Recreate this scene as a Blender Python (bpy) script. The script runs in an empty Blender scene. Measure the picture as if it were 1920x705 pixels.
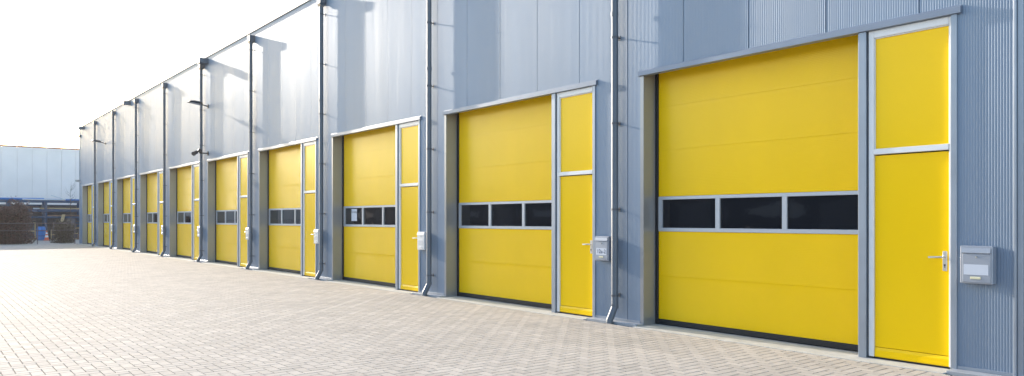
import bpy, math, random
import numpy as np
from mathutils import Vector
R = math.radians
random.seed(7); rng = np.random.default_rng(7)
SC = bpy.context.scene
COL = SC.collection

# ---------------------------------------------------------------- dimensions (metres)
H = 1.5            # eye height
X0 = 8.05          # facade plane
XD = 8.32          # sectional door plane
PITCH = 5.02       # one bay
NB = 10
PANEL = PITCH/5
ROOF = 7.215
Y_NEAR, Y_FAR = 1.55, 53.25
LZ = 3.535         # underside of lintel

# ---------------------------------------------------------------- helpers
class MB:
    def __init__(s): s.v=[]; s.f=[]
    def quad(s,a,b,c,d):
        n=len(s.v); s.v+= [tuple(a),tuple(b),tuple(c),tuple(d)]; s.f.append((n,n+1,n+2,n+3))
    def box(s,x0,x1,y0,y1,z0,z1,b=0.0):
        if b<=0:
            n=len(s.v)
            s.v+=[(x0,y0,z0),(x1,y0,z0),(x1,y1,z0),(x0,y1,z0),(x0,y0,z1),(x1,y0,z1),(x1,y1,z1),(x0,y1,z1)]
            s.f+=[tuple(n+i for i in q) for q in ((0,3,2,1),(4,5,6,7),(0,1,5,4),(1,2,6,5),(2,3,7,6),(3,0,4,7))]
            return
        # chamfered box as convex hull of 24 points
        n=len(s.v); pts={}
        xs=(x0,x1); ys=(y0,y1); zs=(z0,z1)
        for i in (0,1):
            for j in (0,1):
                for k in (0,1):
                    sx,sy,sz=(1-2*i)*b,(1-2*j)*b,(1-2*k)*b
                    for ax in range(3):
                        p=[xs[i]+sx,ys[j]+sy,zs[k]+sz]; p[ax]-= (sx,sy,sz)[ax]
                        pts[(i,j,k,ax)]=len(s.v); s.v.append(tuple(p))
        P=pts
        for ax in range(3):
            o=[a for a in range(3) if a!=ax]
            for side in (0,1):
                loop=[]
                for (a,c) in ((0,0),(1,0),(1,1),(0,1)):
                    key=[0,0,0]; key[ax]=side; key[o[0]]=a; key[o[1]]=c
                    loop.append(P[(key[0],key[1],key[2],ax)])
                if (side==0) != (ax==1): loop=loop[::-1]
                s.f.append(tuple(loop))
        for ax in range(3):   # edges along ax
            o=[a for a in range(3) if a!=ax]
            for a in (0,1):
                for c in (0,1):
                    k0=[0,0,0]; k0[ax]=0; k0[o[0]]=a; k0[o[1]]=c
                    k1=list(k0); k1[ax]=1
                    q=(P[(*k0,o[0])],P[(*k1,o[0])],P[(*k1,o[1])],P[(*k0,o[1])])
                    s.f.append(q)
        for i in (0,1):
            for j in (0,1):
                for k in (0,1):
                    s.f.append((P[(i,j,k,0)],P[(i,j,k,1)],P[(i,j,k,2)]))
    def tube(s,pts,r,n=14,cap=True):
        pts=[Vector(p) for p in pts]
        rs=r if isinstance(r,(list,tuple)) else [r]*len(pts)
        rings=[]
        up=None
        for i,p in enumerate(pts):
            if i==0: d=pts[1]-pts[0]
            elif i==len(pts)-1: d=pts[-1]-pts[-2]
            else: d=(pts[i+1]-p).normalized()+(p-pts[i-1]).normalized()
            d.normalize()
            if up is None:
                up=Vector((0,1,0)) if abs(d.y)<.9 else Vector((1,0,0))
            a=d.cross(up).normalized(); b=d.cross(a).normalized(); up=-b if False else up
            rings.append(len(s.v))
            for k in range(n):
                t=2*math.pi*k/n
                s.v.append(tuple(p+a*(math.cos(t)*rs[i])+b*(math.sin(t)*rs[i])))
        for i in range(len(rings)-1):
            for k in range(n):
                s.f.append((rings[i]+k,rings[i]+(k+1)%n,rings[i+1]+(k+1)%n,rings[i+1]+k))
        if cap:
            s.f.append(tuple(rings[0]+k for k in range(n))[::-1]); s.f.append(tuple(rings[-1]+k for k in range(n)))
    def extrude_y(s,prof,y0,y1,cap=True):   # prof: closed loop of (x,z)
        n=len(s.v); m=len(prof)
        for y in (y0,y1):
            for (x,z) in prof: s.v.append((x,y,z))
        for i in range(m):
            j=(i+1)%m
            s.f.append((n+i,n+j,n+m+j,n+m+i))
        if cap:
            s.f.append(tuple(n+i for i in range(m))[::-1]); s.f.append(tuple(n+m+i for i in range(m)))
    def build(s,name,mat,parent=None,smooth=False,off=(0,0,0),fix=True):
        me=bpy.data.meshes.new(name)
        v=[(a-off[0],b-off[1],c-off[2]) for a,b,c in s.v] if any(off) else s.v
        me.from_pydata(v,[],s.f); me.update()
        if fix:
            import bmesh
            bm=bmesh.new(); bm.from_mesh(me); bmesh.ops.recalc_face_normals(bm,faces=bm.faces); bm.to_mesh(me); bm.free()
        if smooth:
            me.polygons.foreach_set('use_smooth',[True]*len(me.polygons))
            try: me.set_sharp_from_angle(angle=R(40))
            except Exception: pass
        if mat: me.materials.append(mat)
        o=bpy.data.objects.new(name,me); COL.objects.link(o)
        if parent: o.parent=parent
        return o

def tag(o,label=None,cat=None,group=None,kind=None):
    if label: o['label']=label
    if cat: o['category']=cat
    if group: o['group']=group
    if kind: o['kind']=kind
    return o
def empty(name,loc=(0,0,0)):
    o=bpy.data.objects.new(name,None); o.location=loc; COL.objects.link(o); return o
def copy_tree(o,parent=None):
    c=o.copy(); COL.objects.link(c)
    if parent is not None: c.parent=parent
    for ch in list(o.children): copy_tree(ch,c)
    return c

def mat(name,col,rough=.5,metal=0.0,spec=.5,var=0.0,vscale=2.0,bump=0.0,bscale=30.0,coat=0.0,stretch=(1,1,1),island=0.0,dirt=None,coatr=.1):
    m=bpy.data.materials.new(name); m.use_nodes=True
    nt=m.node_tree; N=nt.nodes; L=nt.links
    p=N['Principled BSDF']
    p.inputs['Base Color'].default_value=(*col,1); p.inputs['Roughness'].default_value=rough
    p.inputs['Metallic'].default_value=metal; p.inputs['Specular IOR Level'].default_value=spec
    if coat: p.inputs['Coat Weight'].default_value=coat; p.inputs['Coat Roughness'].default_value=coatr
    if var or bump or island or dirt:
        tc=N.new('ShaderNodeTexCoord'); mp=N.new('ShaderNodeMapping'); mp.inputs['Scale'].default_value=stretch
        L.new(tc.outputs['Object'],mp.inputs['Vector'])
    cur=None
    if var:
        nz=N.new('ShaderNodeTexNoise'); nz.inputs['Scale'].default_value=vscale; nz.inputs['Detail'].default_value=6
        L.new(mp.outputs[0],nz.inputs['Vector'])
        mr=N.new('ShaderNodeMapRange'); mr.inputs['From Min'].default_value=.3; mr.inputs['From Max'].default_value=.7
        mr.inputs['To Min'].default_value=1-var; mr.inputs['To Max'].default_value=1+var
        L.new(nz.outputs['Fac'],mr.inputs['Value']); cur=mr.outputs[0]
        mr2=N.new('ShaderNodeMapRange'); mr2.inputs['From Min'].default_value=.3; mr2.inputs['From Max'].default_value=.7
        mr2.inputs['To Min'].default_value=rough*(1-var); mr2.inputs['To Max'].default_value=min(1,rough*(1+var))
        L.new(nz.outputs['Fac'],mr2.inputs['Value']); L.new(mr2.outputs[0],p.inputs['Roughness'])
    if island:
        g=N.new('ShaderNodeNewGeometry'); mi=N.new('ShaderNodeMapRange')
        mi.inputs['To Min'].default_value=1-island; mi.inputs['To Max'].default_value=1+island
        L.new(g.outputs['Random Per Island'],mi.inputs['Value'])
        if cur is None: cur=mi.outputs[0]
        else:
            mm=N.new('ShaderNodeMath'); mm.operation='MULTIPLY'; L.new(cur,mm.inputs[0]); L.new(mi.outputs[0],mm.inputs[1]); cur=mm.outputs[0]
    if cur is not None:
        vm=N.new('ShaderNodeVectorMath'); vm.operation='SCALE'; vm.inputs[0].default_value=col
        L.new(cur,vm.inputs['Scale']); out=vm.outputs[0]
        L.new(out,p.inputs['Base Color'])
    if bump:
        nb=N.new('ShaderNodeTexNoise'); nb.inputs['Scale'].default_value=bscale; nb.inputs['Detail'].default_value=4
        L.new(mp.outputs[0],nb.inputs['Vector'])
        bp=N.new('ShaderNodeBump'); bp.inputs['Strength'].default_value=1; bp.inputs['Distance'].default_value=bump
        L.new(nb.outputs['Fac'],bp.inputs['Height']); L.new(bp.outputs[0],p.inputs['Normal'])
    return m

def lettering(name,txt,size,loc,m,parent,ay='CENTER'):
    cu=bpy.data.curves.new(name,'FONT'); cu.body=txt; cu.size=size; cu.align_x='CENTER'; cu.align_y=ay; cu.extrude=.0004
    tmp=bpy.data.objects.new('tmp',cu); COL.objects.link(tmp)
    dg=bpy.context.evaluated_depsgraph_get(); me=bpy.data.meshes.new_from_object(tmp.evaluated_get(dg)); me.name=name
    bpy.data.objects.remove(tmp); me.materials.clear(); me.materials.append(m)
    o=bpy.data.objects.new(name,me); COL.objects.link(o); o.parent=parent; o.rotation_euler=(R(90),0,R(-90)); o.location=loc
    return o
M={}
M['wall']=mat('wall_metal',(.21,.27,.36),rough=.48,metal=.22,spec=.32,var=.09,vscale=1.1,stretch=(1,1,.12),bump=.008,bscale=1.6)
M['trim']=mat('trim_metal',(.30,.34,.40),rough=.40,metal=.45,var=.06,vscale=3)
M['pipe']=mat('pipe_zinc',(.12,.14,.17),rough=.42,metal=.15,spec=.35,var=.10,vscale=5,stretch=(1,1,.3))
M['lintel']=mat('lintel_metal',(.20,.24,.31),rough=.45,metal=.2,var=.06,vscale=3)
M['bracket']=mat('bracket_steel',(.09,.10,.12),rough=.5,metal=.3)
M['reveal']=mat('reveal_metal',(.30,.31,.33),rough=.30,metal=.35,var=.05,vscale=2)
M['yellow']=mat('yellow_door',(.95,.595,.0005),rough=.25,spec=.32,var=.03,vscale=1.5,stretch=(1,1,.6))
M['yellow2']=mat('yellow_leaf',(.97,.615,.0003),rough=.26,spec=.26,var=.02,vscale=1.2)
M['white']=mat('white_frame',(.74,.75,.77),rough=.35,var=.04,vscale=4)
M['bandframe']=mat('band_frame_alu',(.50,.53,.58),rough=.38,metal=.3)
M['black']=mat('black_rubber',(.012,.013,.016),rough=.6)
M['glass']=mat('dark_glass',(.009,.011,.016),rough=.04,spec=.5,bump=.0015,bscale=3.0)
M['concrete']=mat('sill_concrete',(.52,.51,.48),rough=.8,var=.10,vscale=6,bump=.002,bscale=60)
M['slab']=mat('slab_coated',(.42,.44,.47),rough=.5,metal=.2,var=.08,vscale=5)
M['roofcap']=mat('roof_cap',(.16,.17,.19),rough=.5,metal=.3)
M['roof']=mat('roof_felt',(.12,.12,.12),rough=.9,var=.2)
M['mail']=mat('mailbox_silver',(.34,.37,.43),rough=.40,metal=.3,var=.03)
M['mailw']=mat('mailbox_light',(.66,.68,.70),rough=.4,metal=.2)
M['paper']=mat('paper',(.56,.60,.68),rough=.6)
M['brass']=mat('name_plate',(.70,.66,.45),rough=.4)
M['ink']=mat('ink',(.03,.04,.08),rough=.6)
M['steel']=mat('handle_steel',(.66,.66,.64),rough=.28,metal=.7)
M['lampm']=mat('lamp_body',(.05,.052,.06),rough=.45,metal=.3)
M['lens']=mat('lamp_lens',(.45,.47,.5),rough=.15)
M['camw']=mat('camera_white',(.6,.6,.6),rough=.4)
M['brick']=mat('paver',(.50,.447,.392),rough=.88,spec=.22,var=.07,vscale=.9,bump=.0008,bscale=90,island=.09)
M['joint']=mat('joint_sand',(.06,.05,.045),rough=.95,var=.2,vscale=8)
M['ground']=mat('ground_paving',(.43,.375,.325),rough=.7,var=.12,vscale=.4,bump=.002,bscale=20)
M['bg_wall']=mat('bg_wall',(.82,.755,.73),rough=.55,metal=.15,var=.05,vscale=.6)
M['bg_trim']=mat('bg_trim',(.48,.17,.10),rough=.5)
M['dark_wall']=mat('dark_wall',(.05,.055,.065),rough=.7,var=.1,vscale=.5)
M['mid_door']=mat('mid_door',(.16,.17,.19),rough=.6)
M['blue']=mat('blue_steel',(.014,.045,.105),rough=.5,var=.25,vscale=3)
M['blue2']=mat('blue_plastic',(.02,.16,.45),rough=.35)
M['rust']=mat('rusty',(.16,.09,.06),rough=.8,var=.4,vscale=4)
M['tan']=mat('tan_wood',(.42,.30,.16),rough=.7,var=.2,vscale=4)
M['palep']=mat('pale_pipe',(.62,.63,.64),rough=.5)
M['rail']=mat('rail_steel',(.16,.12,.13),rough=.6,metal=.3)
M['orange']=mat('cone_orange',(.75,.12,.03),rough=.5)
M['conew']=mat('cone_white',(.75,.75,.75),rough=.4)
M['crate']=mat('crate_dark',(.09,.08,.085),rough=.8,var=.3,vscale=5)
M['bark']=mat('bark',(.10,.075,.055),rough=.9)
M['bush']=mat('bush_leaf',(.075,.026,.022),rough=.6,island=.7)
M['bushg']=mat('bush_leaf_brown',(.085,.06,.035),rough=.6,island=.5)

# ---------------------------------------------------------------- camera
cam=bpy.data.cameras.new('camera'); co=bpy.data.objects.new('camera',cam); COL.objects.link(co)
co.location=(0,0,H); co.rotation_euler=(R(90),0,-math.atan(.8))
cam.sensor_width=36; cam.lens=1400/1920*36; cam.shift_y=59.5/1920
cam.clip_start=.05; cam.clip_end=2000
SC.camera=co

# ---------------------------------------------------------------- light
AZ=4.0; EL=15.6
w=bpy.data.worlds.new('World'); SC.world=w; w.use_nodes=True
nt=w.node_tree; bg=nt.nodes['Background']; sk=nt.nodes.new('ShaderNodeTexSky'); sk.sky_type='NISHITA'
sk.sun_disc=False; sk.sun_elevation=R(EL); sk.sun_rotation=R(-AZ); sk.altitude=0; sk.air_density=1.0; sk.dust_density=1.2; sk.ozone_density=1.0
nt.links.new(sk.outputs[0],bg.inputs['Color']); bg.inputs['Strength'].default_value=.14
sd=Vector((-math.sin(R(AZ))*math.cos(R(EL)),math.cos(R(AZ))*math.cos(R(EL)),math.sin(R(EL))))
sl=bpy.data.lights.new('sun','SUN'); sl.energy=2.35; sl.angle=R(.53); sl.color=(1,.89,.75)
so=bpy.data.objects.new('sun',sl); COL.objects.link(so); so.rotation_euler=sd.to_track_quat('Z','Y').to_euler()
SC.view_settings.view_transform='Standard'; SC.view_settings.look='None'; SC.view_settings.exposure=1.70
SC.view_settings.gamma=1

# ---------------------------------------------------------------- ground
def sheet(name,x0,x1,y0,y1,z,m):
    b=MB(); b.quad((x0,y0,z),(x1,y0,z),(x1,y1,z),(x0,y1,z)); o=b.build(name,m,fix=False); tag(o,kind='structure'); return o
sheet('ground',-600,700,-400,900,-.03,M['ground'])
BX0,BX1,BY0,BY1=-9.0,7.815,-1.5,53.6
sheet('paving_bed',BX0-.01,BX1+.3,BY0-.01,BY1+.01,-.0121,M['joint'])
# herringbone block paving as real blocks
U=.11
i0,i1=int(BX0/U)-2,int(BX1/U)+3; j0,j1=int(BY0/U)-2,int(BY1/U)+3
I,J=np.meshgrid(np.arange(i0,i1),np.arange(j0,j1)); I=I.ravel(); J=J.ravel(); K=(I-J)%4
h=K==0; v=K==2
ax=np.concatenate([I[h],I[v]])*U; ay=np.concatenate([J[h],J[v]-1])*U
bx=np.concatenate([(I[h]+2),I[v]+1])*U; by=np.concatenate([J[h]+1,J[v]+1])*U
ax=np.clip(ax,BX0,BX1); bx=np.clip(bx,BX0,BX1); ay=np.clip(ay,BY0,BY1); by=np.clip(by,BY0,BY1)
ok=((bx-ax)>.03)&((by-ay)>.03); ax,ay,bx,by=[a[ok] for a in (ax,ay,bx,by)]
n=len(ax); g=.0029; c=.0020
jit=lambda s: rng.normal(0,s,n)
gy=g*1.8; ax=ax+g+abs(jit(.0008)); ay=ay+gy+abs(jit(.0016)); bx=bx-g-abs(jit(.0008)); by=by-gy-abs(jit(.0016))
hz=jit(.00025); tx=jit(.002); ty=jit(.001)
V=np.zeros((n,8,3))
cx,cy=(ax+bx)/2,(ay+by)/2
for k,(px,py) in enumerate(((ax,ay),(bx,ay),(bx,by),(ax,by))):
    V[:,k,0]=px; V[:,k,1]=py; V[:,k,2]=-.012
    qx=px+np.where(k in (0,3),c,-c); qy=py+np.where(k in (0,1),c,-c)
    V[:,4+k,0]=qx; V[:,4+k,1]=qy; V[:,4+k,2]=hz+(qx-cx)*tx+(qy-cy)*ty
F=np.array([[4,5,6,7],[0,1,5,4],[1,2,6,5],[2,3,7,6],[3,0,4,7]])
FF=(F[None]+(np.arange(n)*8)[:,None,None]).reshape(-1)
me=bpy.data.meshes.new('paving'); me.vertices.add(n*8); me.vertices.foreach_set('co',V.ravel())
me.loops.add(len(FF)); me.loops.foreach_set('vertex_index',FF.astype(np.int32))
me.polygons.add(n*5); me.polygons.foreach_set('loop_start',np.arange(0,n*20,4,dtype=np.int32)); me.update(calc_edges=True)
me.polygons.foreach_set('use_smooth',[False]*(n*5)); me.materials.append(M['brick']); po=bpy.data.objects.new('paving',me); COL.objects.link(po); tag(po,kind='structure')
print('pavers',n)

# ---------------------------------------------------------------- warehouse
WH=empty('warehouse',(X0,2.5,0))
tag(WH,'long silver grey ribbed metal warehouse with ten yellow doors and drainpipes','warehouse')
OFF=(X0,2.5,0)
def part(mb,name,m,parent=None,smooth=False):
    return mb.build(name,m,parent or WH,smooth,off=OFF)
JT=6.385                      # a panel joint, bay one
def joints(y): return abs(((y-JT)/PANEL+.5)%1-.5)*PANEL
RIB=PANEL/40
def wall_profile(ya,yb):
    pts=[]
    k=math.floor((ya-JT)/PANEL)-1
    cand=[]
    while JT+k*PANEL<yb+PANEL:
        b=JT+k*PANEL
        cand+= [(b-.006,0),(b-.004,.014),(b+.004,.014),(b+.006,0)]
        for r in range(1,40):
            y=b+r*RIB
            cand+= [(y-RIB*.27,0),(y-RIB*.09,.0021),(y+RIB*.09,.0021),(y+RIB*.27,0)]
        cand+=[(b+PANEL-RIB*.4,0)]
        k+=1
    cand=sorted(set(cand)); cand=[c for c in cand if ya+.001<c[0]<yb-.001]
    return [(ya,0)]+cand+[(yb,0)]
def strip(mb,ya,yb,z0,z1):
    pr=wall_profile(ya,yb)
    n=len(mb.v)
    for (y,d) in pr: mb.v.append((X0+d,y,z0)); mb.v.append((X0+d,y,z1))
    for i in range(len(pr)-1): mb.f.append((n+2*i,n+2*i+1,n+2*i+3,n+2*i+2))
wall=MB()
strip(wall,2.50,Y_FAR,LZ+.03,ROOF)
OL,OR=7.079,3.013           # opening edges, bay one (left = far)
for b in range(NB+1):
    ya=OL+(b-1)*PITCH+.06 if b>0 else 2.50
    yb=OR+b*PITCH if b<NB else Y_FAR
    strip(wall,ya,yb,.045,LZ+.03)
wo=wall.build('wall_panel',M['wall'],WH,off=OFF,fix=False)
# other walls, roof, closed shell
s=MB(); XB=34
s.box(X0+.03,XB,Y_FAR-.12,Y_FAR-.001,0,ROOF-.02); s.box(XB-.12,XB,Y_NEAR+.12,Y_FAR-.121,0,ROOF-.02); s.box(X0+.03,XB,Y_NEAR,Y_NEAR+.119,0,ROOF-.02)
s.box(X0-.004,X0+.10,1.55,2.445,.0,ROOF-.001,.004)
part(s,'end_wall',M['wall'])
s=MB(); s.box(X0-.008,X0+.1,2.447,2.500,.0,ROOF-.02,.006); s.box(X0-.024,X0+.02,2.500,2.524,.0,ROOF-.02,.004)
part(s,'corner_trim',M['trim'])
s=MB(); s.box(X0-.03,X0+.12,Y_FAR-.02,Y_FAR+.03,0,ROOF-.01,.004)
part(s,'corner_trim',M['trim'])
s=MB(); s.box(X0+.1,XB-.1,Y_NEAR+.1,Y_FAR-.1,ROOF-.12,ROOF-.05); part(s,'roof',M['roof'])
s=MB(); s.box(X0-.035,X0+.16,Y_NEAR-.03,Y_FAR+.04,ROOF,ROOF+.035,.004); s.box(X0+.16,XB,Y_FAR-.14,Y_FAR+.04,ROOF,ROOF+.035); s.box(X0+.16,XB,Y_NEAR-.03,Y_NEAR+.14,ROOF,ROOF+.035); part(s,'roof_edge',M['roofcap'])

def ribs(mb,x,ya,yb,z0,z1,d=.0012,p=.020):
    # horizontally micro-ribbed skin facing -X
    zs=[(z0,.002),(z0+.002,0)]
    z=z0+.03
    while z<z1-.03:
        zs+=[(z-p*.30,0),(z-p*.15,d),(z+p*.15,d),(z+p*.30,0)]; z+=p
    zs+=[(z1-.002,0),(z1,.002)]
    n=len(mb.v)
    for (z,e) in zs: mb.v.append((x+e,ya,z)); mb.v.append((x+e,yb,z))
    for i in range(len(zs)-1): mb.f.append((n+2*i,n+2*i+1,n+2*i+3,n+2*i+2))

def make_bay():
    out={}
    # sectional door ------------------------------------------------
    d=MB(); seams=[.085,.702,1.333,1.831,2.487,3.107,3.727,4.1]; ya,yb=3.93,OL-.02
    for i in range(7):
        if i==2: continue
        ribs(d,XD,ya,yb,seams[i]+.0008,seams[i+1]-.0008,d=.0009 if i>2 else .0005)
    for zs in seams[1:-1]: d.quad((XD+.008,ya,zs-.004),(XD+.004,yb,zs-.004),(XD+.004,yb,zs+.004),(XD+.004,ya,zs+.004))
    door=d.build('sectional_door',M['yellow'],WH,off=OFF,fix=False)
    # window band
    f=MB(); xf=XD-.012; panes=[(6.061,6.969),(5.084,5.994),(4.110,5.019)]
    f.box(xf,XD+.03,ya,yb,1.335,1.386,.003); f.box(xf,XD+.03,ya,yb,1.784,1.829,.003)
    ed=[yb]+[e for p in panes for e in (p[1],p[0])]+[ya]
    for k in range(0,8,2): f.box(xf,XD+.03,ed[k+1],ed[k],1.386,1.784)
    part(f,'window_frame',M['bandframe'],door)
    for k,(a,b) in enumerate(panes):
        g=MB()
        # slightly bowed acrylic pane
        nx,nz=14,6
        base=len(g.v)
        for i in range(nx+1):
            for j in range(nz+1):
                u,v_=i/nx,j/nz
                bow=.004*math.sin(math.pi*u)*math.sin(math.pi*v_)
                g.v.append((XD+.012-bow*.6,a+(b-a)*u,1.386+(1.784-1.386)*v_))
        for i in range(nx):
            for j in range(nz):
                q=base+i*(nz+1)+j; g.f.append((q,q+nz+1,q+nz+2,q+1))
        o=g.build('window_pane',M['glass'],door,True,off=OFF,fix=False)
    g=MB(); g.box(XD-.02,XD+.03,ya,yb,.012,.086,.008); part(g,'bottom_seal',M['black'],door)
    g=MB(); g.box(X0+.245,XD+.05,OL-.045,OL,.0,4.0,.003); part(g,'side_seal',M['black'],door)
    # reveal, soffit, jamb strip
    g=MB(); g.box(X0-.006,X0+.245,OL,OL+.062,.006,LZ,.0025); g.box(X0+.06,X0+.245,OL,OL+.062,LZ,3.9); jamb=part(g,'door_reveal',M['reveal'])
    # centre post and right post
    g=MB(); g.box(X0-.018,XD+.04,3.914,4.001,.006,LZ,.004); g.box(X0+.06,XD+.04,3.914,4.001,LZ,3.9); part(g,'door_post',M['trim'])
    g=MB(); g.box(X0-.018,X0+.10,3.013,3.071,.006,LZ,.004); part(g,'door_post',M['trim'])
    # lintel flashing
    g=MB(); g.extrude_y([(X0+.02,LZ+.085),(X0-.002,LZ+.085),(X0-.006,LZ+.072),(X0-.040,LZ+.062),(X0-.042,LZ+.002),(X0-.036,LZ),(X0+.05,LZ),(X0+.05,LZ+.02),(X0+.02,LZ+.02)],2.972,7.160); part(g,'lintel',M['lintel'])
    # side door ------------------------------------------------------
    xl=X0+.034
    g=MB(); g.box(xl,xl+.05,3.096,3.841,.135,2.188,.002); g.extrude_y([(xl,.13),(xl-.012,.10),(xl-.016,.04),(xl-.010,.028),(xl+.04,.028),(xl+.04,.13)],3.097,3.839)
    leaf=part(g,'side_door',M['yellow2'])
    g=MB(); xf=X0+.008
    g.box(xf,xl+.06,3.843,3.898,.028,LZ-.002,.003); g.box(xf,xl+.06,3.072,3.094,.028,LZ-.002,.003)
    g.box(xf,xl+.06,3.095,3.842,3.455,LZ-.003,.003); g.box(xf-.006,xl+.06,3.095,3.842,2.200,2.260,.004)
    g.box(xf+.014,xl+.04,3.833,3.842,2.262,3.453,.001); g.box(xf+.014,xl+.04,3.095,3.101,2.262,3.453,.001); g.box(xf+.014,xl+.04,3.102,3.832,3.444,3.453,.001); 
    part(g,'door_frame',M['white'],leaf)
    g=MB(); g.box(xl+.002,xl+.045,3.102,3.832,2.263,3.443,.001); part(g,'transom_panel',M['yellow2'],leaf)
    g=MB(); g.box(xl+.0,xl+.06,3.10,3.9,.008,.026); part(g,'threshold',M['black'],leaf)
    g=MB()
    g.box(xl-.010,xl,3.118,3.160,.985,1.185,.003)
    g.tube([(xl-.008,3.140,1.125),(xl-.05,3.140,1.125),(xl-.056,3.155,1.125),(xl-.056,3.275,1.122)],.0105,10)
    hd=part(g,'door_handle',M['steel'],leaf,True)
    g=MB(); g.tube([(xl-.012,3.139,1.045),(xl-.0101,3.139,1.045)],.009,12); g.box(xl-.0125,xl-.0101,3.136,3.142,1.018,1.043); part(g,'keyhole',M['black'],leaf)
    # sill and pier slab
    g=MB(); g.box(X0-.235,XD+.2,3.055,OL+.001,-.05,.006,.002); part(g,'sill',M['concrete'])
    g=MB(); g.box(X0-.165,X0+.0,OL+.003-.0,OR+PITCH+.04,-.03,.026,.003); part(g,'base_slab',M['slab'])
    g=MB(); g.box(X0-.012,X0+.02,OL+.064,OR+PITCH-.002,.027,.060,.002); part(g,'base_trim',M['trim'])
before=set(WH.children)
make_bay()
bay=[o for o in WH.children if o not in before]
LAST=NB-1
for b in range(1,NB):
    for o in bay:
        c=copy_tree(o,WH); c.location=(0,b*PITCH,0)
        if b==LAST and o.name.startswith('base_slab'): c.scale=(1,.6,1); c.location.y=b*PITCH+(1-.6)*(OL-2.5)
        if b==LAST and o.name.startswith('base_trim'): c.scale=(1,.5,1); c.location.y=b*PITCH+(1-.5)*(OL-2.5)
# nearest pier, right of the nearest door
g=MB(); g.box(X0-.165,X0+.0,1.55,3.053,-.03,.026,.003); part(g,'base_slab',M['slab'])
g=MB(); g.box(X0-.012,X0+.02,2.526,3.011,.027,.060,.002); part(g,'base_trim',M['trim'])

# downpipes
def make_pipe(y0):
    o_=.100; r=.05; xp=X0-o_
    g=MB(); g.tube([(xp,y0,6.86),(xp,y0,.25),(xp-.012,y0,.215),(xp-.085,y0,.085),(xp-.105,y0,.055),(xp-.112,y0,.004)],r,20)
    for z in (4.49,.245): g.tube([(xp,y0,z-.03),(xp,y0,z+.03)],r+.005,20)
    p=part(g,'downpipe',M['pipe'],None,True)
    g=MB(); g.box(X0-.172,X0-.004,y0-.10,y0+.10,6.90,7.07,.004); g.extrude_y([(X0-.17,6.902),(X0-.02,6.902),(X0-.04,6.84),(X0-.15,6.84)],y0-.07,y0+.07); g.box(X0-.178,X0-.004,y0-.108,y0+.108,7.055,7.072,.002)
    part(g,'rain_hopper',M['pipe'],p)
    for z in (.40,1.65,2.90,4.15,5.40,6.65):
        g=MB(); g.tube([(xp,y0,z-.013),(xp,y0,z+.013)],r+.0065,20); g.tube([(xp+r,y0,z),(X0+.004,y0,z)],.009,8); g.box(X0-.005,X0+.004,y0-.018,y0+.018,z-.03,z+.03); g.tube([(xp,y0+r,z),(xp,y0+r+.02,z)],.009,8)
        part(g,'pipe_bracket',M['bracket'],p,True)
    return p
p0=make_pipe(7.545)
for b in range(1,9):
    c=copy_tree(p0,WH); c.location=(0,b*PITCH,0)
# emergency overflow spouts at the roof edge
for y in (14.9,27.25,39.3,51.7):
    g=MB(); g.box(X0-.30,X0+.05,y-.15,y+.15,6.98,7.16,.004); g.box(X0-.305,X0-.28,y-.155,y+.155,6.975,7.165,.003); part(g,'overflow_spout',M['pipe'])

# paper notices behind the panes of the third door, part of that door
sd3=[o for o in WH.children if o.name.startswith('sectional_door')]
sd3=[o for o in sd3 if abs(o.location.y-2*PITCH)<.01][0]
def notice(y0,y1,z0,z1,txt):
    g=MB(); g.box(XD-.004,XD-.0025,y0,y1,z0,z1); q=g.build('paper_notice',M['paper'],sd3,off=OFF)
    lettering('notice_lettering',txt,.085,(XD-.0055-OFF[0],(y0+y1)/2-OFF[1],z1-.03-OFF[2]),M['ink'],q,'TOP')
notice(6.33,6.62,1.47,1.76,'Te koop')
notice(4.12,4.43,1.50,1.78,'Te koop')

# ---------------------------------------------------------------- mailboxes
def make_mailbox(kind):
    t=empty('mailbox',(0,0,0))       # origin: wall plane, bottom centre; front faces -X
    wdt,hgt,dep=.28,.363,.10
    body=MB()
    body.box(-dep,-.001,-wdt/2,wdt/2,0,hgt,.006)
    mm=M['mail'] if kind!='light' else M['mailw']
    body.build('box_body',mm,t)
    g=MB(); g.box(-dep-.007,-dep-.0005,-wdt/2+.014,wdt/2-.022,.014,hgt-.075,.003); dr=g.build('front_door',mm,t)
    g=MB(); g.extrude_y([(-dep-.001,hgt-.018),(-dep-.010,hgt-.022),(-dep-.017,hgt-.066),(-dep-.012,hgt-.070),(-dep-.001,hgt-.070)],-wdt/2+.014,wdt/2-.014); g.build('letter_flap',mm,t)
    g=MB(); g.tube([(-dep-.007,-.005,hgt-.105),(-dep-.013,-.005,hgt-.105)],.009,14); g.box(-dep-.020,-dep-.012,-.008,-.002,hgt-.112,hgt-.098); g.build('lock',M['steel'],t,True)
    if kind!='light':
        g=MB(); g.box(-dep-.0095,-dep-.0072,-.108,.105,.085,.185,.0006); lp=g.build('name_label',M['paper'],t)
        if kind=='number':
            lettering('house_number','12a-2',.082,(-dep-.0105,-.002,.135),M['ink'],lp)
    else:
        g=MB(); g.box(-dep-.0095,-dep-.0072,-.085,.085,.095,.19,.0006); g.build('name_label',M['bandframe'],t)
    g=MB(); g.box(-dep-.017,-dep-.0072,-.045,.045,.045,.068,.003); g.build('number_plate',M['brass'] if kind!='light' else M['white'],t)
    return t
GM='mailboxes beside the yellow side doors'
m1=make_mailbox('blank'); m1.location=(X0,2.812,.885)
tag(m1,'nearest grey wall mailbox with blank white label right of the largest yellow door','mailbox',GM)
m2=make_mailbox('number'); m2.location=(X0,2.812+PITCH-.02,.893)
tag(m2,'grey wall mailbox numbered 12a-2 beside the second nearest downpipe free pier','mailbox',GM)
m2['label']='grey wall mailbox carrying the number 12a-2, left of the nearest downpipe'
mp=make_mailbox('light')
ordn=['third','fourth','fifth','sixth','seventh','eighth','ninth']
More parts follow.
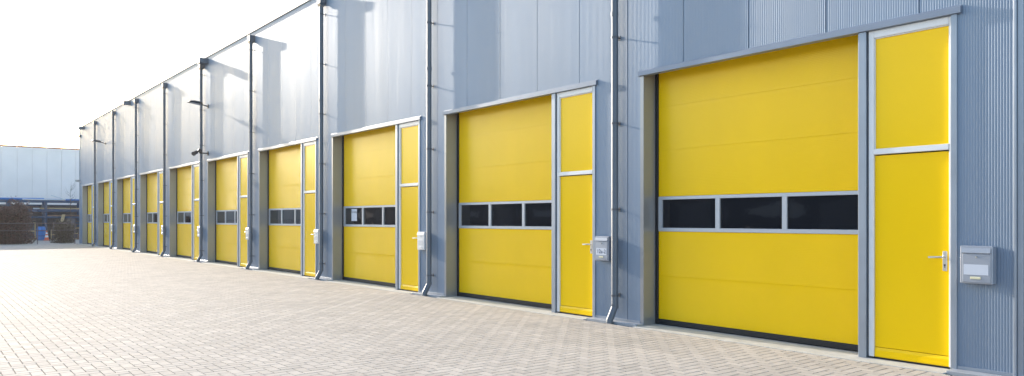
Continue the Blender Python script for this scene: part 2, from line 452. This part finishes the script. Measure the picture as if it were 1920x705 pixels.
lab={2:'pale mailbox left of the second nearest downpipe, beside the door with paper notices',
     3:'small pale mailbox left of the third nearest downpipe, next to the fourth door',
     4:'small pale mailbox left of the fourth nearest downpipe, next to the fifth door',
     5:'small pale mailbox at the fifth nearest downpipe, below the nearer lamp and twin camera'}
for b in range(2,9):
    c=mp if b==2 else copy_tree(mp)
    c.location=(X0,2.83+b*PITCH,.893)
    tag(c,lab.get(b) or 'tiny pale mailbox far along the wall by the %s nearest downpipe'%ordn[b-3],'mailbox',GM)

# ---------------------------------------------------------------- wall lamps and cameras
def make_lamp(y,z,label):
    t=empty('wall_lamp',(X0,y,z)); tag(t,label,'wall lamp','flat dark lamps on the upper wall')
    g=MB(); g.box(-.02,-.002,-.06,.06,-.07,.07,.004); g.build('wall_plate',M['lampm'],t)
    g=MB(); g.tube([(-.01,0,0),(-.12,0,.02),(-.26,0,.06)],.02,10); g.build('arm',M['lampm'],t,True)
    g=MB(); g.extrude_y([(-.22,.03),(-.22,.085),(-.30,.125),(-.50,.15),(-.63,.13),(-.66,.10),(-.64,.085)],-.15,.15); g.build('lamp_head',M['lampm'],t)
    g=MB(); g.extrude_y([(-.27,.034),(-.27,.028),(-.60,.072),(-.60,.079)],-.12,.12); g.build('lamp_lens',M['lens'],t)
    return t
make_lamp(27.15,5.48,'nearer flat dark lamp on an arm, high on the wall behind a downpipe')
make_lamp(45.2,5.62,'smaller, farther flat dark lamp high on the wall near the building end')
t=empty('security_camera',(X0,27.15,3.83)); tag(t,'dark twin headed camera bracket on the wall just above a yellow door','security camera','cameras on the warehouse wall')
g=MB(); g.box(-.03,-.002,-.06,.06,-.07,.07,.004); g.tube([(-.02,0,0),(-.30,0,.0)],.022,10); g.build('bracket',M['lampm'],t)
g=MB(); g.tube([(-.26,.06,.10),(-.28,.0,.10),(-.32,-.16,.06)],[.06,.065,.07],14); g.build('camera_head',M['lampm'],t,True)
g=MB(); g.tube([(-.36,.10,.03),(-.44,.0,0.0),(-.52,-.12,-.05)],[.06,.065,.075],14); g.build('camera_head',M['lampm'],t,True)
t=empty('security_camera',(X0,53.0,3.86)); tag(t,'small white bullet camera at the far corner of the warehouse','security camera','cameras on the warehouse wall')
g=MB(); g.box(-.03,-.002,-.05,.05,-.05,.05,.004); g.tube([(-.02,0,0),(-.16,0,.02)],.02,8); g.build('bracket',M['camw'],t)
g=MB(); g.tube([(-.10,.10,.07),(-.26,-.12,.03)],.065,14); g.box(-.33,-.08,-.16,.12,.10,.115,.003); g.build('camera_head',M['camw'],t,True)
t=empty('alarm_box',(X0,52.9,6.68)); tag(t,'tiny dark alarm box below the roof edge at the far corner','alarm box')
g=MB(); g.box(-.10,-.002,-.06,.06,-.07,.07,.01); g.build('case',M['lampm'],t)
g=MB(); g.tube([(-.10,0,0),(-.13,0,0)],.03,12); g.build('lens',M['lens'],t,True)

# ---------------------------------------------------------------- building behind
BY=71.0
t=empty('neighbour_building',(8,BY,0)); tag(t,'pale blue panelled industrial building with a rust red roof edge behind the yard','building')
g=MB(); pw=1.018; x=-14.0
while x<36:
    g.box(x+.011,x+pw-.011,BY,BY+.06,0,7.30); x+=pw
g.box(-14,36,BY+.04,BY+.2,0,7.28)
g.box(-14,-13.8,BY+.2,BY+18,0,7.28); g.box(35.8,36,BY+.2,BY+18,0,7.28); g.box(-14,36,BY+18,BY+18.2,0,7.28)
wl=g.build('wall_panel',M['bg_wall'],t,off=(8,BY,0))
g=MB(); g.box(-14.1,36.1,BY-.06,BY+.3,7.32,7.41); g.build('roof_edge',M['bg_trim'],t,off=(8,BY,0))
g=MB(); g.box(-13.9,35.9,BY+.3,BY+18,7.1,7.2); g.build('roof',M['roof'],t,off=(8,BY,0))
# opposite side of the yard (left of the viewpoint; added out of view for glass and paint to mirror)
t=empty('unseen_warehouse',(-22,20,0)); tag(t,'unseen low dark warehouse added across the yard for reflections','warehouse')
g=MB(); g.box(-40,-22,-30,260,0,5.6); g.build('wall_panel',M['dark_wall'],t,off=(-22,20,0))
for k in range(28):
    y=-22+k*10
    g=MB(); g.box(-22.04,-21.98,y,y+3.4,0,3.3); g.build('roller_door',M['mid_door'],t,off=(-22,20,0))
    g=MB(); g.box(-22.04,-21.98,y+4.6,y+8.2,1.5,2.7); g.build('window_pane',M['lens'],t,off=(-22,20,0))
g=MB(); g.box(-40.1,-21.9,-30.1,260.1,5.6,5.75); g.build('roof_edge',M['roofcap'],t,off=(-22,20,0))

# ---------------------------------------------------------------- fence
FY=54.6
t=empty('railing_fence',(3,FY,0)); tag(t,'low dark red steel railing in front of the bushes at the yard end','fence')
g=MB(); g.tube([(-12,FY,1.28),(8.0,FY,1.28)],.022,8); g.build('top_rail',M['rail'],t,off=(3,FY,0))
g=MB(); g.tube([(-12,FY,.84),(8.0,FY,.84)],.014,8); g.build('middle_rail',M['rail'],t,off=(3,FY,0))
for x in (-12,-9.1,-6.2,-3.3,-.4,2.6,5.95,7.98):
    g=MB(); g.tube([(x,FY,-.03),(x,FY,1.30)],.026,8); g.build('post',M['rail'],t,off=(3,FY,0))
g=MB(); 
for k in range(0,100): 
    x=-12+k*.2; g.box(x-.0025,x+.0025,FY+.02,FY+.025,.05,1.27)
for k in range(7): g.box(-12,8,FY+.025,FY+.03,.06+k*.2,.065+k*.2)
g.build('wire_mesh',M['rail'],t,off=(3,FY,0))

# ---------------------------------------------------------------- bushes
def bush(name,x,y,wx,wy,hh,n,m,label,cat,group,dens_low=1.0,leaf=.055,seed=1,bare=0):
    r_=random.Random(seed)
    t=empty(name,(x,y,0)); tag(t,label,cat,group)
    g=MB(); tips=[]
    ns=16
    for k in range(ns):
        a=r_.uniform(0,2*math.pi); rr=r_.uniform(.1,1)**.6
        ex,ey=math.cos(a)*wx/2*rr,math.sin(a)*wy/2*rr; ez=hh*r_.uniform(.62,1.0)*(1-.28*rr)
        bx_,by_=ex*.15,ey*.15
        mid=(ex*.55+r_.uniform(-.1,.1),ey*.55,ez*.55)
        g.tube([(bx_,by_,-.03),mid,(ex,ey,ez)],[.022,.014,.004],5)
        tips.append((mid,(ex,ey,ez)))
        for q in range(6):
            f=r_.uniform(.25,1); px,py,pz=[mid[i]*(1-f)+(ex,ey,ez)[i]*f for i in range(3)]
            d=Vector((r_.uniform(-1,1),r_.uniform(-1,1),r_.uniform(.0,1))).normalized()*r_.uniform(.2,.5)*hh/2.4
            g.tube([(px,py,pz),(px+d.x,py+d.y,pz+d.z)],[.007,.002],4); tips.append(((px,py,pz),(px+d.x,py+d.y,pz+d.z)))
    g.build('stem',M['bark'],t,fix=False)
    g=MB()
    for k in range(n):
        a,b=tips[r_.randrange(len(tips))]; f=r_.uniform(.1,1.05)
        s_=.10*hh/2.4
        p=Vector([a[i]*(1-f)+b[i]*f+r_.gauss(0,s_) for i in range(3)])
        if r_.random()<.62 :
            fz=r_.random()**1.2*.92; an=r_.uniform(0,6.283); ra=math.sqrt(r_.random())*(.42+.12*math.sin(an*3+seed)+.07*math.sin(fz*17+an*2))*math.sqrt(max(.05,1-fz**2.2))*1.05
            p.z=fz*hh*.86; p.x=math.cos(an)*ra*wx; p.y=math.sin(an)*ra*wy
        u=Vector((r_.gauss(0,1),r_.gauss(0,1),r_.gauss(0,1))).normalized(); w_=u.orthogonal().normalized()
        L_=leaf*r_.uniform(.7,1.4)
        g.v+= [tuple(p-u*L_),tuple(p+w_*L_*.55),tuple(p+u*L_),tuple(p-w_*L_*.55)]
        q=len(g.v)-4; g.f.append((q,q+1,q+2,q+3))
    g.build('foliage',m,t,fix=False)
    return t
GB='bushes behind the railing'
bush('bush',4.75,55.9,2.2,1.6,2.95,15000,M['bush'],'tallest dark red leaved bush behind the railing, left of the blue rack','bush',GB,seed=3)
bush('bush',3.2,56.1,2.5,1.6,2.45,12000,M['bush'],'dark bush cut by the left edge, slightly lower than its tall neighbour','bush',GB,seed=4)
bush('bush',7.62,56.2,1.35,1.2,1.70,5000,M['bushg'],'low brown bush in front of the storage rack next to the warehouse corner','bush',GB,seed=5)
bush('bush',1.5,56.0,2.2,1.6,2.3,5000,M['bush'],'dark bush at the left end of the row, farthest from the warehouse','bush',GB,seed=6)
# bare sapling next to the corner
r_=random.Random(9)
t=empty('sapling',(8.05,56.8,0)); tag(t,'thin bare sapling rising beside the far warehouse corner','tree')
g=MB(); g.tube([(0,0,-.03),(.03,0,1.6),(-.02,0,2.9),(.04,0,4.0)],[.022,.016,.010,.003],6); g.build('trunk',M['bark'],t,True,fix=False)
g=MB()
for k in range(26):
    z=r_.uniform(1.4,3.7); a=r_.uniform(0,6.28); l=r_.uniform(.3,.6)
    g.tube([(0,0,z),(math.cos(a)*l*.5,math.sin(a)*l*.5,z+l*.45),(math.cos(a)*l*.7,math.sin(a)*l*.7,z+l)],[.006,.004,.0015],4)
g.build('crown',M['bark'],t,fix=False)

# ---------------------------------------------------------------- storage rack and clutter
RY=65.6
t=empty('storage_rack',(7.5,RY,0)); tag(t,'blue steel storage rack loaded with long pipes behind the railing','storage rack')
o7=(7.5,RY,0)
for x in (3.2,5.4,7.68,10.0,12.2):
    for y in (RY,RY+1.3):
        g=MB(); g.box(x-.09,x+.09,y-.07,y+.07,-.03,2.9,.008); g.build('post',M['blue'],t,off=o7)
for z,hb in ((2.80,.16),(2.10,.20),(1.62,.14)):
    for y in (RY-.09,RY+1.39):
        g=MB(); g.box(3.0,12.4,y-.03,y+.03,z,z+hb,.006); g.build('beam',M['blue'],t,off=o7)
    g=MB()
    for x in (3.2,4.3,5.4,6.5,7.68,8.8,10.0,11.1,12.2): g.box(x-.04,x+.04,RY-.05,RY+1.35,z+hb*.5,z+hb*.9)
    g.build('cross_arm',M['blue'],t,off=o7)
r_=random.Random(11)
def bundle(x0,x1,y,z,r,m,label):
    g=MB(); g.tube([(x0,y,z),(x1,y,z+r_.uniform(-.02,.02))],r,10); o=g.build('long_pipe',m,None,True); tag(o,label,'pipe','pipes stored on the blue rack'); return o
bundle(6.2,8.9,RY-.02,3.01,.05,M['palep'],'white pipe lying on top of the blue rack at its left')
bundle(7.0,10.4,RY+.2,3.02,.06,M['blue2'],'thick blue pipe lying along the top of the rack')
bundle(4.2,7.6,RY+.25,3.04,.08,M['blue2'],'blue pipe on the rack top above the dark red bush')
bundle(7.3,11.0,RY+.1,2.345,.05,M['tan'],'tan timber pole on the middle level of the blue rack')
bundle(6.9,10.9,RY+.25,2.34,.045,M['palep'],'pale pipe beside the tan pole on the middle level of the rack')
bundle(7.9,11.4,RY+.45,2.36,.06,M['rust'],'rusty pipe behind the others on the middle level of the rack')
bundle(7.8,11.2,RY+.1,1.815,.055,M['rust'],'rusty pipe on the lowest level of the blue rack')
bundle(8.2,11.2,RY+.3,1.81,.05,M['palep'],'pale pipe on the lowest level of the blue rack')
g=MB(); g.tube([(8.0,RY-.2,3.35),(8.95,RY-.2,3.0)],.03,8); o=g.build('leaning_pole',M['palep'],None,True); tag(o,'short white pole slanting up above the blue rack','pole')
# crates under the rack
def crate(x,y,z,a,b,c,m,label):
    t=empty('crate',(x,y,z)); tag(t,label,'crate','crates stacked under the blue rack')
    g=MB(); g.box(-a/2+.02,a/2-.02,-b/2+.02,b/2-.02,.02,c-.02); g.build('body',m,t)
    g=MB()
    for zz in (0,c/2-.04,c-.08): g.box(-a/2,a/2,-b/2,-b/2+.02,zz,zz+.08); 
    for xx in (-a/2,a/2-.07): g.box(xx,xx+.07,-b/2-.012,-b/2,0,c)
    g.build('slat',M['tan'] if m is M['crate'] else M['crate'],t)
crate(8.55,RY+.5,0,1.1,.9,.75,M['crate'],'dark crate on the ground under the left of the rack')
crate(8.6,RY+.5,.75,.9,.8,.6,M['rust'],'rust brown crate on top of the left dark crate')
crate(9.75,RY+.5,0,1.1,.9,.9,M['crate'],'taller dark crate on the ground close to the warehouse corner')
crate(9.7,RY+.5,.9,1.0,.8,.5,M['blue'],'blue crate on top of the taller dark crate')
crate(6.3,RY+.6,0,1.5,1.0,1.3,M['crate'],'big dark crate behind the dark red bush')
t=empty('barrel',(7.25,64.4,0)); tag(t,'blue plastic barrel standing left of the traffic cone','barrel')
g=MB(); g.tube([(0,0,0),(0,0,.04),(0,0,.3),(0,0,.5),(0,0,.75),(0,0,.95),(0,0,1.0)],[.25,.27,.30,.31,.30,.26,.22],20); g.build('drum',M['blue2'],t,True)
for z in (.32,.68): g=MB(); g.tube([(0,0,z-.02),(0,0,z+.02)],.318,20); g.build('hoop',M['blue'],t,True)
t=empty('traffic_cone',(7.50,63.6,0)); tag(t,'orange and white traffic cone standing in front of the blue rack','traffic cone')
g=MB(); g.box(-.2,.2,-.2,.2,0,.035,.008); g.build('base',M['orange'],t)
def cr(z): return .145-.115*(z-.035)/.66
zs=[.035,.22,.36,.46,.58,.695]
g=MB()
for a,b in ((0,1),(2,3),(4,5)): g.tube([(0,0,zs[a]),(0,0,zs[b])],[cr(zs[a]),cr(zs[b])],18)
g.build('body',M['orange'],t,True)
g=MB()
for a,b in ((1,2),(3,4)): g.tube([(0,0,zs[a]),(0,0,zs[b])],[cr(zs[a])+.002,cr(zs[b])+.002],18)
g.build('reflective_band',M['conew'],t,True)

# ---------------------------------------------------------------- thin haze volume, added to imitate veiling lens glare
g=MB(); g.box(-590,590,-390,890,-1.1,8.6)
hm=bpy.data.materials.new('glare_haze_air'); hm.use_nodes=True; hn=hm.node_tree
for n_ in list(hn.nodes):
    if n_.type!='OUTPUT_MATERIAL': hn.nodes.remove(n_)
pv=hn.nodes.new('ShaderNodeVolumePrincipled'); pv.inputs['Color'].default_value=(.97,.98,1,1); pv.inputs['Density'].default_value=.00028; pv.inputs['Anisotropy'].default_value=.5
hn.links.new(pv.outputs[0],[n_ for n_ in hn.nodes if n_.type=='OUTPUT_MATERIAL'][0].inputs['Volume'])
hz_=g.build('glare_haze',hm); tag(hz_,kind='stuff')

def board(x,w,h,lean,m,label,nm='board'):
    g=MB(); n=len(g.v); d=.04
    for (a,z) in ((0,0),(lean,h)):
        g.v+=[(x-w/2+a*.5,RY-.75+a*.45,z),(x+w/2+a*.5,RY-.75+a*.45,z),(x+w/2+a*.5,RY-.75+d+a*.45,z),(x-w/2+a*.5,RY-.75+d+a*.45,z)]
    for k in range(4): g.f.append((n+k,n+(k+1)%4,n+4+(k+1)%4,n+4+k))
    g.f.append((n,n+3,n+2,n+1)); g.f.append((n+4,n+5,n+6,n+7))
    o=g.build(nm,m); tag(o,label,'board','boards leaning on the blue rack'); return o
board(8.35,.22,1.9,.9,M['tan'],'tan board leaning against the blue rack right of the traffic cone')
board(8.95,.55,1.6,.7,M['crate'],'wide dark board leaning against the blue rack')
board(9.7,.25,1.75,1.0,M['rust'],'rusty brown board leaning on the rack near the warehouse corner')

t=empty('storage_container',(7,68.6,0)); tag(t,'long dark brown container standing behind the blue rack','container')
g=MB(); g.box(2.2,12.6,67.45,69.9,.12,2.55); 
x=2.3
while x<12.5: g.box(x,x+.09,67.42,67.449,.2,2.45); x+=.2
g.build('container_body',M['crate'],t,off=(7,68.6,0))
g=MB(); g.box(2.15,12.65,67.40,69.95,2.551,2.66); g.build('top_rail',M['blue'],t,off=(7,68.6,0))
g=MB(); g.box(2.15,12.65,67.40,69.95,-.03,.119); g.build('bottom_rail',M['rail'],t,off=(7,68.6,0))
